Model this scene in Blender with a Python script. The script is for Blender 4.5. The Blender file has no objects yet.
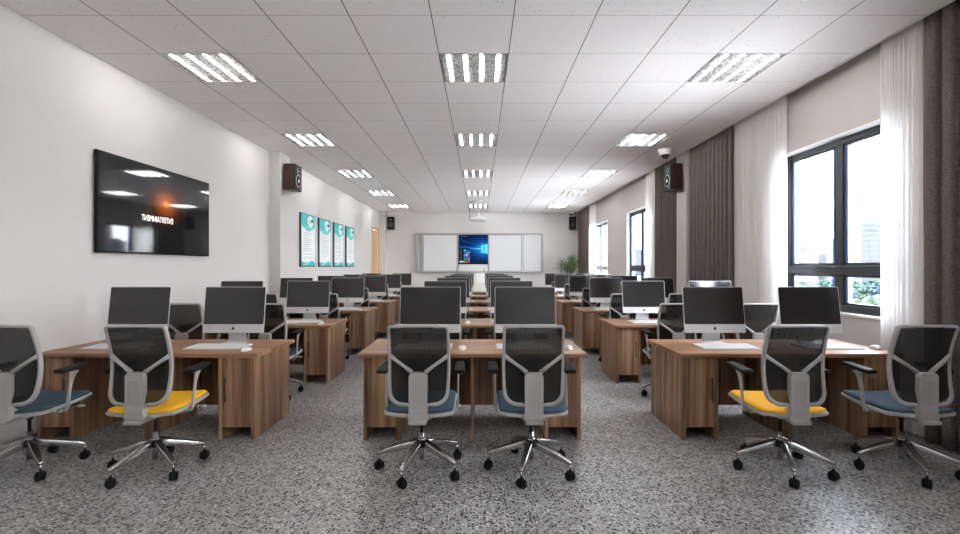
import bpy, bmesh, math, random
from mathutils import Vector, Matrix
random.seed(7)
sc = bpy.context.scene
COL = sc.collection
PI = math.pi

# ------------------------------------------------------------------ materials
MATS = {}
def new_mat(name):
    m = bpy.data.materials.new(name); m.use_nodes = True
    nt = m.node_tree
    return m, nt, nt.nodes['Principled BSDF']

def mat(name, col, rough=0.5, metal=0.0, spec=0.5, bump=0.0, bscale=200, var=0.0, vscale=5):
    if name in MATS: return MATS[name]
    m, nt, b = new_mat(name)
    b.inputs['Base Color'].default_value = (*col, 1)
    b.inputs['Roughness'].default_value = rough
    b.inputs['Metallic'].default_value = metal
    b.inputs['Specular IOR Level'].default_value = spec
    tc = nt.nodes.new('ShaderNodeTexCoord')
    if var > 0:
        n = nt.nodes.new('ShaderNodeTexNoise'); n.inputs['Scale'].default_value = vscale
        nt.links.new(tc.outputs['Object'], n.inputs['Vector'])
        mx = nt.nodes.new('ShaderNodeMix'); mx.data_type = 'RGBA'
        mx.inputs[6].default_value = (*[c*(1-var) for c in col], 1)
        mx.inputs[7].default_value = (*[min(1, c*(1+var)) for c in col], 1)
        nt.links.new(n.outputs['Fac'], mx.inputs[0]); nt.links.new(mx.outputs[2], b.inputs['Base Color'])
    if bump > 0:
        n = nt.nodes.new('ShaderNodeTexNoise'); n.inputs['Scale'].default_value = bscale
        nt.links.new(tc.outputs['Object'], n.inputs['Vector'])
        bp = nt.nodes.new('ShaderNodeBump'); bp.inputs['Strength'].default_value = bump; bp.inputs['Distance'].default_value = 0.002
        nt.links.new(n.outputs['Fac'], bp.inputs['Height']); nt.links.new(bp.outputs['Normal'], b.inputs['Normal'])
    MATS[name] = m
    return m

def emis(name, col, st):
    if name in MATS: return MATS[name]
    m = bpy.data.materials.new(name); m.use_nodes = True; nt = m.node_tree
    nt.nodes.clear()
    e = nt.nodes.new('ShaderNodeEmission'); o = nt.nodes.new('ShaderNodeOutputMaterial')
    e.inputs[0].default_value = (*col, 1); e.inputs[1].default_value = st
    nt.links.new(e.outputs[0], o.inputs[0]); MATS[name] = m
    return m

def wood(name, axis, gscale=1.0, dark=(.115,.062,.036), mid=(.215,.125,.075), light=(.37,.235,.145), rough=.42):
    """walnut laminate: long stripes running along the given axis"""
    m, nt, b = new_mat(name)
    tc = nt.nodes.new('ShaderNodeTexCoord')
    def stretched(sx):
        mp = nt.nodes.new('ShaderNodeMapping')
        s = [sx, sx, sx]; s[axis] = sx*0.035
        mp.inputs['Scale'].default_value = s
        nt.links.new(tc.outputs['Object'], mp.inputs['Vector'])
        return mp
    n1 = nt.nodes.new('ShaderNodeTexNoise'); n1.inputs['Scale'].default_value = 1; n1.inputs['Detail'].default_value = 3
    n1.inputs['Roughness'].default_value = .55
    nt.links.new(stretched(13*gscale).outputs[0], n1.inputs['Vector'])
    n2 = nt.nodes.new('ShaderNodeTexNoise'); n2.inputs['Scale'].default_value = 1; n2.inputs['Detail'].default_value = 4
    nt.links.new(stretched(60*gscale).outputs[0], n2.inputs['Vector'])
    r = nt.nodes.new('ShaderNodeValToRGB')
    r.color_ramp.elements[0].position = .36; r.color_ramp.elements[0].color = (*dark, 1)
    r.color_ramp.elements[1].position = .66; r.color_ramp.elements[1].color = (*light, 1)
    e = r.color_ramp.elements.new(.48); e.color = (*mid, 1)
    a = nt.nodes.new('ShaderNodeMath'); a.operation = 'MULTIPLY_ADD'; a.inputs[1].default_value = .35
    nt.links.new(n2.outputs['Fac'], a.inputs[0])
    s = nt.nodes.new('ShaderNodeMath'); s.operation = 'MULTIPLY'; s.inputs[1].default_value = .65
    nt.links.new(n1.outputs['Fac'], s.inputs[0]); nt.links.new(s.outputs[0], a.inputs[2])
    nt.links.new(a.outputs[0], r.inputs['Fac']); nt.links.new(r.outputs[0], b.inputs['Base Color'])
    b.inputs['Roughness'].default_value = rough; b.inputs['Specular IOR Level'].default_value = .35
    MATS[name] = m
    return m

W_V = wood('walnut_upright', 2, 1.0, (.09,.043,.022), (.20,.107,.057), (.40,.232,.128))
W_H = wood('walnut_top', 0, 1.0, (.12,.052,.024), (.25,.125,.066), (.44,.26,.145), .42)
W_VD = wood('walnut_door', 2, .9, (.09,.043,.022), (.20,.107,.057), (.40,.232,.128))
OAK = wood('pale_oak', 2, .6, (.42,.27,.13), (.50,.33,.17), (.56,.38,.20), .5)
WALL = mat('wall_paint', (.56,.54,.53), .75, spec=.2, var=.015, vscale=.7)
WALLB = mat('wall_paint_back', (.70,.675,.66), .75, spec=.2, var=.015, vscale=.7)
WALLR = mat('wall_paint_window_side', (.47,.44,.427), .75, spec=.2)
WHITE = mat('white_paint', (.80,.79,.78), .5)
SKIRT = mat('dark_skirting', (.10,.095,.09), .5)
PLAST = mat('light_grey_plastic', (.34,.322,.31), .45, bump=.15, bscale=500)
PLASTD = mat('grey_plastic_ribs', (.30,.29,.28), .5)
BLACKP = mat('black_plastic', (.010,.010,.011), .7, spec=.15)
RUBBER = mat('black_rubber', (.008,.008,.008), .7, spec=.15)
CHROME = mat('polished_aluminium', (.56,.55,.55), .22, 1.0)
STEEL = mat('brushed_steel', (.35,.34,.33), .35, 1.0)
MACAL = mat('silver_aluminium', (.62,.61,.61), .38, .25)
KEYB = mat('keyboard_plate', (.58,.58,.59), .45)
KEYS = mat('white_keys', (.72,.72,.73), .4)
MOUSE = mat('white_mouse', (.62,.61,.60), .25)
SCREEN = mat('monitor_glass', (.021,.0195,.0195), .10, spec=.62)
TVG = mat('television_glass', (.012,.012,.013), .06, spec=.6)
FABB = mat('blue_fabric', (.042,.070,.102), .85, spec=.2, bump=.6, bscale=350, var=.12, vscale=300)
FABY = mat('yellow_fabric', (.78,.40,.012), .8, spec=.2, bump=.6, bscale=350, var=.06, vscale=300)
WINF = mat('charcoal_window_metal', (.030,.032,.036), .38, .3)
WINB = mat('blue_window_fringe', (.07,.17,.46), .3)
MARB = mat('pale_marble', (.62,.57,.53), .25, var=.18, vscale=16)
SPKW = mat('cherry_veneer', (.035,.010,.008), .35, var=.2, vscale=30)
SPKB = mat('speaker_baffle', (.009,.009,.010), .6, spec=.2)
SILV = mat('silver_trim', (.42,.41,.40), .35, .6)
BOARD = mat('whiteboard_enamel', (.72,.725,.73), .22)
CREAM = mat('cream_laminate', (.72,.70,.65), .45)
HANDLE = mat('bronze_handle', (.07,.055,.045), .32, .9)

def floor_mat():
    m, nt, b = new_mat('terrazzo')
    tc = nt.nodes.new('ShaderNodeTexCoord')
    def vor(scale):
        v = nt.nodes.new('ShaderNodeTexVoronoi'); v.inputs['Scale'].default_value = scale
        nt.links.new(tc.outputs['Object'], v.inputs['Vector']); return v
    def ramp(pts):
        r = nt.nodes.new('ShaderNodeValToRGB'); r.color_ramp.interpolation = 'CONSTANT'
        els = r.color_ramp.elements
        els[0].position = pts[0][0]; els[0].color = (*pts[0][1], 1)
        els[1].position = pts[1][0]; els[1].color = (*pts[1][1], 1)
        for p, c in pts[2:]:
            e = els.new(p); e.color = (*c, 1)
        return r
    base = vor(85); sb = nt.nodes.new('ShaderNodeSeparateColor'); nt.links.new(base.outputs['Color'], sb.inputs[0])
    rb = ramp([(0,(.225,.218,.215)),(.3,(.29,.282,.278)),(.65,(.345,.337,.332)),(.88,(.44,.43,.425))])
    nt.links.new(sb.outputs[0], rb.inputs[0])
    def chips(scale, keep, size, col, prev):
        v = vor(scale); q = nt.nodes.new('ShaderNodeSeparateColor'); nt.links.new(v.outputs['Color'], q.inputs[0])
        a = nt.nodes.new('ShaderNodeMath'); a.operation = 'LESS_THAN'; a.inputs[1].default_value = keep; nt.links.new(q.outputs[0], a.inputs[0])
        d = nt.nodes.new('ShaderNodeMath'); d.operation = 'LESS_THAN'; d.inputs[1].default_value = size; nt.links.new(v.outputs['Distance'], d.inputs[0])
        f = nt.nodes.new('ShaderNodeMath'); f.operation = 'MULTIPLY'; nt.links.new(a.outputs[0], f.inputs[0]); nt.links.new(d.outputs[0], f.inputs[1])
        mx = nt.nodes.new('ShaderNodeMix'); mx.data_type = 'RGBA'; nt.links.new(f.outputs[0], mx.inputs[0]); nt.links.new(prev, mx.inputs[6])
        mx.inputs[7].default_value = (*col, 1); return mx.outputs[2]
    c = chips(48, .30, .40, (.57,.56,.55), rb.outputs[0])
    c = chips(50, .36, .44, (.085,.082,.081), c)
    c = chips(44, .40, .40, (.012,.012,.012), c)
    nt.links.new(c, b.inputs['Base Color'])
    b.inputs['Roughness'].default_value = .33; b.inputs['Specular IOR Level'].default_value = .32
    return m
FLOOR = floor_mat()

# ceiling grid constants
CX0, CDX = -0.4136, 0.70
CY0, CDY = 3.979, 0.712
ZC = 3.64
def ceiling_mat():
    m, nt, b = new_mat('ceiling_tiles')
    tc = nt.nodes.new('ShaderNodeTexCoord'); sp = nt.nodes.new('ShaderNodeSeparateXYZ')
    nt.links.new(tc.outputs['Object'], sp.inputs[0])
    def M(op, a, bb=None):
        n = nt.nodes.new('ShaderNodeMath'); n.operation = op
        for i, v in enumerate((a, bb)):
            if v is None: continue
            if isinstance(v, (int, float)): n.inputs[i].default_value = v
            else: nt.links.new(v, n.inputs[i])
        return n.outputs[0]
    def line(out, off, d, w):
        f = M('FRACT', M('DIVIDE', M('SUBTRACT', out, off), d))
        e = M('MINIMUM', f, M('SUBTRACT', 1.0, f))
        return M('LESS_THAN', e, w/d/2)
    lx = line(sp.outputs[0], CX0, CDX, .0085)
    ly = line(sp.outputs[1], CY0, CDY, .006)
    n = nt.nodes.new('ShaderNodeTexVoronoi'); n.inputs['Scale'].default_value = 22
    nt.links.new(tc.outputs['Object'], n.inputs['Vector'])
    sc_ = nt.nodes.new('ShaderNodeSeparateColor'); nt.links.new(n.outputs['Color'], sc_.inputs[0])
    pin = M('MULTIPLY', M('LESS_THAN', n.outputs['Distance'], .14), M('LESS_THAN', sc_.outputs[0], .22))
    def mix(f, c1, c2, link1=None):
        mx = nt.nodes.new('ShaderNodeMix'); mx.data_type = 'RGBA'
        nt.links.new(f, mx.inputs[0])
        if link1 is not None: nt.links.new(link1, mx.inputs[6])
        else: mx.inputs[6].default_value = (*c1, 1)
        mx.inputs[7].default_value = (*c2, 1)
        return mx.outputs[2]
    c = mix(pin, (.94,.905,.89), (.50,.48,.47))
    c = mix(ly, None, (.42,.41,.40), c)
    c = mix(lx, None, (.13,.125,.12), c)
    nt.links.new(c, b.inputs['Base Color']); b.inputs['Roughness'].default_value = .7
    b.inputs['Specular IOR Level'].default_value = .25
    return m
CEIL = ceiling_mat()

def net_mat():
    """open black knitted mesh"""
    m = bpy.data.materials.new('black_knit_mesh'); m.use_nodes = True; nt = m.node_tree
    b = nt.nodes['Principled BSDF']; out = nt.nodes['Material Output']
    b.inputs['Base Color'].default_value = (.018,.018,.018,1); b.inputs['Roughness'].default_value = .8
    b.inputs['Specular IOR Level'].default_value = .12
    tr = nt.nodes.new('ShaderNodeBsdfTransparent')
    tc = nt.nodes.new('ShaderNodeTexCoord')
    mp = nt.nodes.new('ShaderNodeMapping'); mp.inputs['Scale'].default_value = (1, 0, 2.0)
    nt.links.new(tc.outputs['Object'], mp.inputs['Vector'])
    v = nt.nodes.new('ShaderNodeTexVoronoi'); v.inputs['Scale'].default_value = 110; v.inputs['Randomness'].default_value = .15
    nt.links.new(mp.outputs[0], v.inputs['Vector'])
    r = nt.nodes.new('ShaderNodeMapRange'); r.inputs[1].default_value = .15; r.inputs[2].default_value = .45
    r.inputs[3].default_value = .80; r.inputs[4].default_value = .98
    nt.links.new(v.outputs['Distance'], r.inputs[0])
    mx = nt.nodes.new('ShaderNodeMixShader')
    nt.links.new(r.outputs[0], mx.inputs[0]); nt.links.new(tr.outputs[0], mx.inputs[1]); nt.links.new(b.outputs[0], mx.inputs[2])
    nt.links.new(mx.outputs[0], out.inputs[0])
    return m
NET = net_mat()

def sheer_mat():
    m = bpy.data.materials.new('white_voile'); m.use_nodes = True; nt = m.node_tree; nt.nodes.clear()
    out = nt.nodes.new('ShaderNodeOutputMaterial')
    tr = nt.nodes.new('ShaderNodeBsdfTransparent'); tl = nt.nodes.new('ShaderNodeBsdfTranslucent'); df = nt.nodes.new('ShaderNodeBsdfDiffuse')
    tl.inputs[0].default_value = (.93,.92,.91,1); df.inputs[0].default_value = (.88,.86,.85,1)
    a = nt.nodes.new('ShaderNodeMixShader'); a.inputs[0].default_value = .45
    nt.links.new(df.outputs[0], a.inputs[1]); nt.links.new(tl.outputs[0], a.inputs[2])
    b = nt.nodes.new('ShaderNodeMixShader'); b.inputs[0].default_value = .72
    nt.links.new(tr.outputs[0], b.inputs[1]); nt.links.new(a.outputs[0], b.inputs[2])
    nt.links.new(b.outputs[0], out.inputs[0])
    return m
SHEER = sheer_mat()

def drape_mat():
    m, nt, b = new_mat('taupe_weave')
    tc = nt.nodes.new('ShaderNodeTexCoord')
    mp = nt.nodes.new('ShaderNodeMapping'); mp.inputs['Scale'].default_value = (45, 45, 230)
    nt.links.new(tc.outputs['Object'], mp.inputs['Vector'])
    n = nt.nodes.new('ShaderNodeTexNoise'); n.inputs['Scale'].default_value = 1; n.inputs['Detail'].default_value = 2
    nt.links.new(mp.outputs[0], n.inputs['Vector'])
    r = nt.nodes.new('ShaderNodeValToRGB')
    r.color_ramp.elements[0].position = .36; r.color_ramp.elements[0].color = (.080,.066,.062,1)
    r.color_ramp.elements[1].position = .66; r.color_ramp.elements[1].color = (.165,.14,.132,1)
    nt.links.new(n.outputs['Fac'], r.inputs[0]); nt.links.new(r.outputs[0], b.inputs['Base Color'])
    b.inputs['Roughness'].default_value = .9; b.inputs['Specular IOR Level'].default_value = .1
    return m
DRAPE = drape_mat()

def glass_mat():
    m = bpy.data.materials.new('window_glass'); m.use_nodes = True; nt = m.node_tree; nt.nodes.clear()
    out = nt.nodes.new('ShaderNodeOutputMaterial')
    tr = nt.nodes.new('ShaderNodeBsdfTransparent'); gl = nt.nodes.new('ShaderNodeBsdfGlossy'); gl.inputs['Roughness'].default_value = .02
    fr = nt.nodes.new('ShaderNodeLayerWeight'); fr.inputs[0].default_value = .12
    mx = nt.nodes.new('ShaderNodeMixShader')
    tr.inputs[0].default_value = (.96,.98,1,1)
    nt.links.new(fr.outputs['Facing'], mx.inputs[0]); nt.links.new(tr.outputs[0], mx.inputs[1]); nt.links.new(gl.outputs[0], mx.inputs[2])
    nt.links.new(mx.outputs[0], out.inputs[0])
    return m
GLASS = glass_mat()

# ------------------------------------------------------------------ mesh builder
class MB:
    def __init__(s): s.bm = bmesh.new(); s.mats = []
    def mi(s, m):
        if m not in s.mats: s.mats.append(m)
        return s.mats.index(m)
    def _fin(s, vs, m, smooth=False):
        i = s.mi(m)
        fs = set(f for v in vs for f in v.link_faces)
        for f in fs: f.material_index = i; f.smooth = smooth
    def box(s, x0, x1, y0, y1, z0, z1, m, bev=0.0, seg=1, mtx=None):
        g = bmesh.ops.create_cube(s.bm, size=1)
        vs = g['verts']
        for v in vs:
            v.co = Vector(((x0+x1)/2+v.co.x*(x1-x0), (y0+y1)/2+v.co.y*(y1-y0), (z0+z1)/2+v.co.z*(z1-z0)))
        if mtx is not None:
            for v in vs: v.co = mtx @ v.co
        s._fin(vs, m)
        if bev > 0:
            es = list(set(e for v in vs for e in v.link_edges))
            bmesh.ops.bevel(s.bm, geom=es, offset=bev, segments=seg, affect='EDGES', profile=.5)
        return s
    def hexa(s, pts, m, bev=0.0, seg=1):
        """8 points: bottom four (ccw) then top four"""
        vs = [s.bm.verts.new(p) for p in pts]
        fs = [(3,2,1,0),(4,5,6,7),(0,1,5,4),(1,2,6,5),(2,3,7,6),(3,0,4,7)]
        i = s.mi(m)
        for f in fs:
            ff = s.bm.faces.new([vs[k] for k in f]); ff.material_index = i
        if bev > 0:
            es = list(set(e for v in vs for e in v.link_edges))
            bmesh.ops.bevel(s.bm, geom=es, offset=bev, segments=seg, affect='EDGES', profile=.5)
        return s
    def cyl(s, p0, p1, r0, r1, m, n=16, smooth=True, cap=True):
        p0 = Vector(p0); p1 = Vector(p1); d = (p1-p0)
        q = d.to_track_quat('Z', 'Y').to_matrix()
        a = [s.bm.verts.new(p0 + q @ Vector((r0*math.cos(2*PI*k/n), r0*math.sin(2*PI*k/n), 0))) for k in range(n)]
        b = [s.bm.verts.new(p1 + q @ Vector((r1*math.cos(2*PI*k/n), r1*math.sin(2*PI*k/n), 0))) for k in range(n)]
        i = s.mi(m)
        for k in range(n):
            f = s.bm.faces.new((a[k], a[(k+1)%n], b[(k+1)%n], b[k])); f.material_index = i; f.smooth = smooth
        if cap:
            f = s.bm.faces.new(a[::-1]); f.material_index = i
            f = s.bm.faces.new(b); f.material_index = i
        return s
    def lathe(s, prof, m, n=20, c=(0,0,0), smooth=True):
        """prof: (r, z) from bottom to top"""
        rings = []
        for r, z in prof:
            rings.append([s.bm.verts.new((c[0]+r*math.cos(2*PI*k/n), c[1]+r*math.sin(2*PI*k/n), c[2]+z)) for k in range(n)])
        i = s.mi(m)
        for a, b in zip(rings, rings[1:]):
            for k in range(n):
                f = s.bm.faces.new((a[k], a[(k+1)%n], b[(k+1)%n], b[k])); f.material_index = i; f.smooth = smooth
        f = s.bm.faces.new(rings[0][::-1]); f.material_index = i
        f = s.bm.faces.new(rings[-1]); f.material_index = i
        return s
    def sweep(s, path, sec, m, closed=False, ref=(0,1,0), smooth=True, scale=None):
        """sweep section points (u: in-plane normal, v: along ref) along a path"""
        ref = Vector(ref); n = len(path); P = [Vector(p) for p in path]; rings = []
        for k in range(n):
            a = P[(k-1)%n] if (closed or k > 0) else P[k]
            b = P[(k+1)%n] if (closed or k < n-1) else P[k]
            t = (b-a).normalized(); u = t.cross(ref).normalized(); v = u.cross(t).normalized()
            sx = scale[k] if scale else (1, 1)
            rings.append([s.bm.verts.new(P[k]+u*q[0]*sx[0]+v*q[1]*sx[1]) for q in sec])
        i = s.mi(m); L = len(sec)
        for k in range(n if closed else n-1):
            a = rings[k]; b = rings[(k+1)%n]
            for j in range(L):
                f = s.bm.faces.new((a[j], a[(j+1)%L], b[(j+1)%L], b[j])); f.material_index = i; f.smooth = smooth
        if not closed:
            f = s.bm.faces.new(rings[0][::-1]); f.material_index = i
            f = s.bm.faces.new(rings[-1]); f.material_index = i
        return s
    def prism(s, poly, ax, a0, a1, m):
        """extrude a 2D polygon along axis ax (0,1,2) from a0 to a1"""
        def P(p, a):
            if ax == 0: return (a, p[0], p[1])
            if ax == 1: return (p[0], a, p[1])
            return (p[0], p[1], a)
        A = [s.bm.verts.new(P(p, a0)) for p in poly]; B = [s.bm.verts.new(P(p, a1)) for p in poly]
        i = s.mi(m); n = len(poly)
        for k in range(n):
            f = s.bm.faces.new((A[k], A[(k+1)%n], B[(k+1)%n], B[k])); f.material_index = i
        f = s.bm.faces.new(A[::-1]); f.material_index = i
        f = s.bm.faces.new(B); f.material_index = i
        return s
    def grid(s, P, m, smooth=True):
        """P[i][j] points"""
        V = [[s.bm.verts.new(p) for p in row] for row in P]; i = s.mi(m)
        for a, b in zip(V, V[1:]):
            for k in range(len(a)-1):
                f = s.bm.faces.new((a[k], a[k+1], b[k+1], b[k])); f.material_index = i; f.smooth = smooth
        return s
    def build(s, name, parent=None, loc=(0,0,0), recalc=True):
        if recalc: bmesh.ops.recalc_face_normals(s.bm, faces=s.bm.faces[:])
        me = bpy.data.meshes.new(name); s.bm.to_mesh(me); s.bm.free()
        for m in s.mats: me.materials.append(m)
        o = bpy.data.objects.new(name, me); COL.objects.link(o)
        o.location = loc
        if parent is not None: o.parent = parent
        return o

def tag(o, label=None, cat=None, group=None, kind=None):
    if label: o['label'] = label
    if cat: o['category'] = cat
    if group: o['group'] = group
    if kind: o['kind'] = kind
    return o
def struct(o): o['kind'] = 'structure'; return o
def empty(name, loc=(0,0,0), rz=0):
    o = bpy.data.objects.new(name, None); COL.objects.link(o)
    o.location = loc; o.rotation_euler = (0,0,rz); o.empty_display_size = .1
    return o
KIDS = {}
def kids(o): return [c for c in bpy.data.objects if c.parent == o]
def copy_tree(o, parent=None, swap=None):
    c = o.copy(); COL.objects.link(c)
    if parent is not None: c.parent = parent
    if swap and c.data and o.name.split('.')[0] in swap: c.data = swap[o.name.split('.')[0]]
    for ch in kids(o): copy_tree(ch, c, swap)
    return c
def rsec(w, h, r=.25, n=3):
    """rounded rectangle section of size w x h"""
    rr = min(w, h)*r; pts = []
    for cx, cy, a0 in ((w/2-rr, h/2-rr, 0), (-w/2+rr, h/2-rr, PI/2), (-w/2+rr, -h/2+rr, PI), (w/2-rr, -h/2+rr, 1.5*PI)):
        for k in range(n):
            a = a0 + PI/2*k/(n-1); pts.append((cx+rr*math.cos(a), cy+rr*math.sin(a)))
    return pts

# ------------------------------------------------------------------ camera
cam_d = bpy.data.cameras.new('camera'); cam = bpy.data.objects.new('camera', cam_d); COL.objects.link(cam)
cam.location = (0, 0, 1.5); cam.rotation_euler = (PI/2, 0, 0)
cam_d.sensor_width = 36; cam_d.lens = 36*468/960; cam_d.clip_start = .05; cam_d.clip_end = 2000
sc.camera = cam

# ------------------------------------------------------------------ room
XL, XR, XE = -3.90, 3.96, 3.79      # left wall, right wall, ceiling edge by the windows
YB, YF = 18.36, -3.2
struct(MB().box(XL-.15, XR+.2, YF-.15, YB+.15, -.15, 0, FLOOR).build('floor'))
# left wall with the door opening
DY0, DY1, DZ = 16.90, 18.02, 2.90
m = MB(); m.box(XL-.15, XL, YF, DY0, 0, 4.0, WALL); m.box(XL-.15, XL, DY0, DY1, DZ, 4.0, WALL); m.box(XL-.15, XL, DY1, YB, 0, 4.0, WALL)
struct(m.build('wall_left'))
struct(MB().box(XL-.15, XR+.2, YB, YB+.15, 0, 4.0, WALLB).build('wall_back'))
struct(MB().box(XL-.15, XR+.2, YF-.15, YF, 0, 4.0, WALL).build('wall_rear'))
WINS = [(-2.5, -0.7), (4.35, 6.15), (10.70, 12.60), (14.56, 17.0)]  # first window is unseen, assumed behind the camera to light the foreground
ZS, ZH = 1.0, 2.945
m = MB(); y = YF
for a, b in WINS:
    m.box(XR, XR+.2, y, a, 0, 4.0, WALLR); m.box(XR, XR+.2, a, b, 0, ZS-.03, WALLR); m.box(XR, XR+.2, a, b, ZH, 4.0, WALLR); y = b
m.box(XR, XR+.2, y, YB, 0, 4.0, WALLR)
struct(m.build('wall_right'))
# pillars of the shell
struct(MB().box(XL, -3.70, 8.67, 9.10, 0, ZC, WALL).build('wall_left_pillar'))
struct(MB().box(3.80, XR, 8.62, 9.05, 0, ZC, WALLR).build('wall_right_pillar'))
struct(MB().box(XL, -3.66, 18.06, YB, 0, ZC, WALLB).build('wall_back_pillar'))
# skirting
m = MB(); m.box(XL, XL+.012, YF, 8.67, 0, .045, SKIRT, .003)
m.box(XL, XL+.012, 9.10, DY0-.06, 0, .045, SKIRT, .003); struct(m.build('baseboard_left'))
struct(MB().box(-3.66, XR, YB-.012, YB, 0, .045, SKIRT, .003).build('baseboard_back'))
struct(MB().box(XR-.012, XR, YF, 8.62, 0, .045, SKIRT, .003).build('baseboard_right'))

# ceiling with recesses for the light fittings
FX = [(-3.2136, -2.5136), (CX0, CX0+CDX), (CX0+4*CDX, CX0+5*CDX)]
FY = [CY0+CDY*(1+4*k) for k in range(-2, 5)]  # rows before the nearest visible one are unseen, assumed to light the foreground
FY = [y for y in FY if y > YF+.2]
xs = sorted(set([XL, XE] + [v for f in FX for v in f])); ys = sorted(set([YF, YB] + [v for y in FY for v in (y, y+CDY)]))
m = MB()
for i in range(len(xs)-1):
    for j in range(len(ys)-1):
        hole = any(abs(xs[i]-f[0]) < 1e-4 for f in FX) and any(abs(ys[j]-y) < 1e-4 for y in FY)
        if not hole: m.box(xs[i], xs[i+1], ys[j], ys[j+1], ZC, ZC+.10, CEIL)
struct(m.build('ceiling'))
m = MB(); m.box(XL-.15, XR+.2, YF-.15, YB+.15, 3.92, 4.0, WHITE)
struct(m.build('ceiling_slab'))
struct(MB().box(XE-.006, XE+.006, YF, YB, ZC-.012, ZC+.2, WHITE).build('trim_1'))

# door
d = struct(empty('door_1', (XL, DY0, 0)))
m = MB(); m.box(-.03, .022, -.07, .02, 0, DZ+.05, OAK, .004); m.box(-.03, .022, DY1-DY0-.02, DY1-DY0+.03, 0, DZ+.05, OAK, .004); m.box(-.03, .022, -.07, DY1-DY0+.03, DZ-.03, DZ+.06, OAK, .004)
struct(m.build('door_frame', d))
struct(MB().box(-.075, -.035, .02, DY1-DY0-.02, .005, DZ-.03, OAK, .003).build('door_leaf', d))
m = MB(); m.cyl((-.04,.12,1.05), (.02,.12,1.05), .012, .012, STEEL, 12); m.cyl((.02,.11,1.05), (.02,.24,1.05), .010, .010, STEEL, 12)
struct(m.build('door_handle', d))

# windows
for wi, (a, b) in enumerate(WINS):
    w = struct(empty('window_%d' % (wi+1), (XR, (a+b)/2, ZS)))
    hw = (b-a)/2; h = ZH-ZS; x0, x1 = .075, .135; f = .072
    m = MB()
    m.box(x0, x1, -hw, -hw+f, 0, h, WINF, .004); m.box(x0, x1, hw-f, hw, 0, h, WINF, .004)
    m.box(x0, x1, -hw, hw, 0, f, WINF, .004); m.box(x0, x1, -hw, hw, h-f, h, WINF, .004)
    m.box(x0, x1, -.04, .04, f, h-f, WINF, .004); m.box(x0-.008, x1, -hw+f, hw-f, .42, .515, WINF, .006)
    struct(m.build('window_frame', w))
    for ya, yb in ((-hw+f, -.04), (.04, hw-f)):
        for za, zb in ((f, .42), (.515, h-f)):
            m = MB(); t = .046
            m.box(x0+.012, x1-.01, ya, ya+t, za, zb, WINF, .003); m.box(x0+.012, x1-.01, yb-t, yb, za, zb, WINF, .003)
            m.box(x0+.012, x1-.01, ya, yb, za, za+t*.7, WINF, .003); m.box(x0+.012, x1-.01, ya, yb, zb-t*.7, zb, WINF, .003)
            s = struct(m.build('window_sash', w))
            m = MB(); g = .024  # thin blue strips added to draw the blue fringe beside the frame verticals
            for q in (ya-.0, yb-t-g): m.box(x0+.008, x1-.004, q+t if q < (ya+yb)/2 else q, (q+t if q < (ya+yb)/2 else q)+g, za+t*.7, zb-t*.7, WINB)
            struct(m.build('window_fringe_strip', s))
            struct(MB().box(.108, .114, ya+t, yb-t, za+t*.7, zb-t*.7, GLASS).build('window_pane', s))
    m = MB(); m.box(-.03, .075, -hw-.03, hw+.03, -.03, 0, MARB, .006, 2); struct(m.build('window_sill', w))
    m = MB()
    for q in (-hw, hw-.006): m.box(0, .075, q, q+.006, 0, h, WHITE)
    m.box(0, .075, -hw, hw, h-.006, h, WHITE)
    m.box(-.008, .004, -hw-.02, hw+.02, h, h+.02, WHITE); m.box(-.008, .004, hw, hw+.035, 0, h+.02, WHITE); m.box(-.008,.004,-hw-.035,-hw,0,h+.02,WHITE)
    struct(m.build('window_reveal', w))

# ------------------------------------------------------------------ curtains
def curtain(name, y0, y1, x, amp, n, mt, label, cat, group=None, z0=.02, z1=3.66, thick=.003, flare=0, seed=1, sharp=1.0):
    rnd = random.Random(seed); N = n*10; rows = 14; P = []
    ph = [rnd.uniform(-.5, .5) for _ in range(n+2)]; am = [rnd.uniform(.55, 1.0) for _ in range(n+2)]
    for r in range(rows+1):
        t = r/rows; z = z0+(z1-z0)*t; row = []
        for k in range(N+1):
            u = k/N; f = u*n; i = int(f); fr = f-i
            aa = am[i]*(1-fr)+am[min(i+1, n+1)]*fr; pp = ph[i]*(1-fr)+ph[min(i+1, n+1)]*fr
            w = math.sin(2*PI*f+pp+.35*math.sin(3*t+i))
            if thick: w = 1-2*abs(math.sin(PI*f+.5*pp+.10*math.sin(3*t+i)))**.6
            yy = y0+(y1-y0)*u + .18*(y1-y0)/n*math.cos(4*PI*f+pp)*.4
            yc = (y0+y1)/2; yy = yc+(yy-yc)*(1+flare*(1-t)**2)
            row.append((x+amp*aa*w*(.75+.25*(1-t)), yy, z))
        P.append(row)
    o = MB().grid(P, mt).build(name)
    if thick:
        md = o.modifiers.new('solid', 'SOLIDIFY'); md.thickness = thick; md.offset = 0
    tag(o, label, cat, group)
    return o
DR = 'curtain'
curtain('curtain', 1.9, 4.04, 3.835, .050, 15, DRAPE, 'taupe woven curtain nearest the camera, at the edge of the near sheer', DR, seed=3)
curtain('curtain', 7.12, 8.58, 3.845, .045, 11, DRAPE, 'taupe woven curtain just before the pillar with the wooden speaker', DR, seed=5)
curtain('curtain', 9.12, 10.26, 3.845, .045, 9, DRAPE, 'taupe woven curtain just behind the pillar with the wooden speaker', DR, seed=6)
curtain('curtain', 16.50, 18.25, 3.845, .045, 12, DRAPE, 'taupe woven curtain in the far corner behind the potted tree', DR, seed=7)
curtain('sheer_curtain', 4.07, 4.50, 3.86, .030, 9, SHEER, 'white sheer curtain over the near end of the large window', DR, seed=8, thick=0)
curtain('sheer_curtain', 5.90, 7.08, 3.86, .030, 22, SHEER, 'wide white sheer curtain between the large window and the taupe curtain', DR, seed=9, thick=0)
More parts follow.
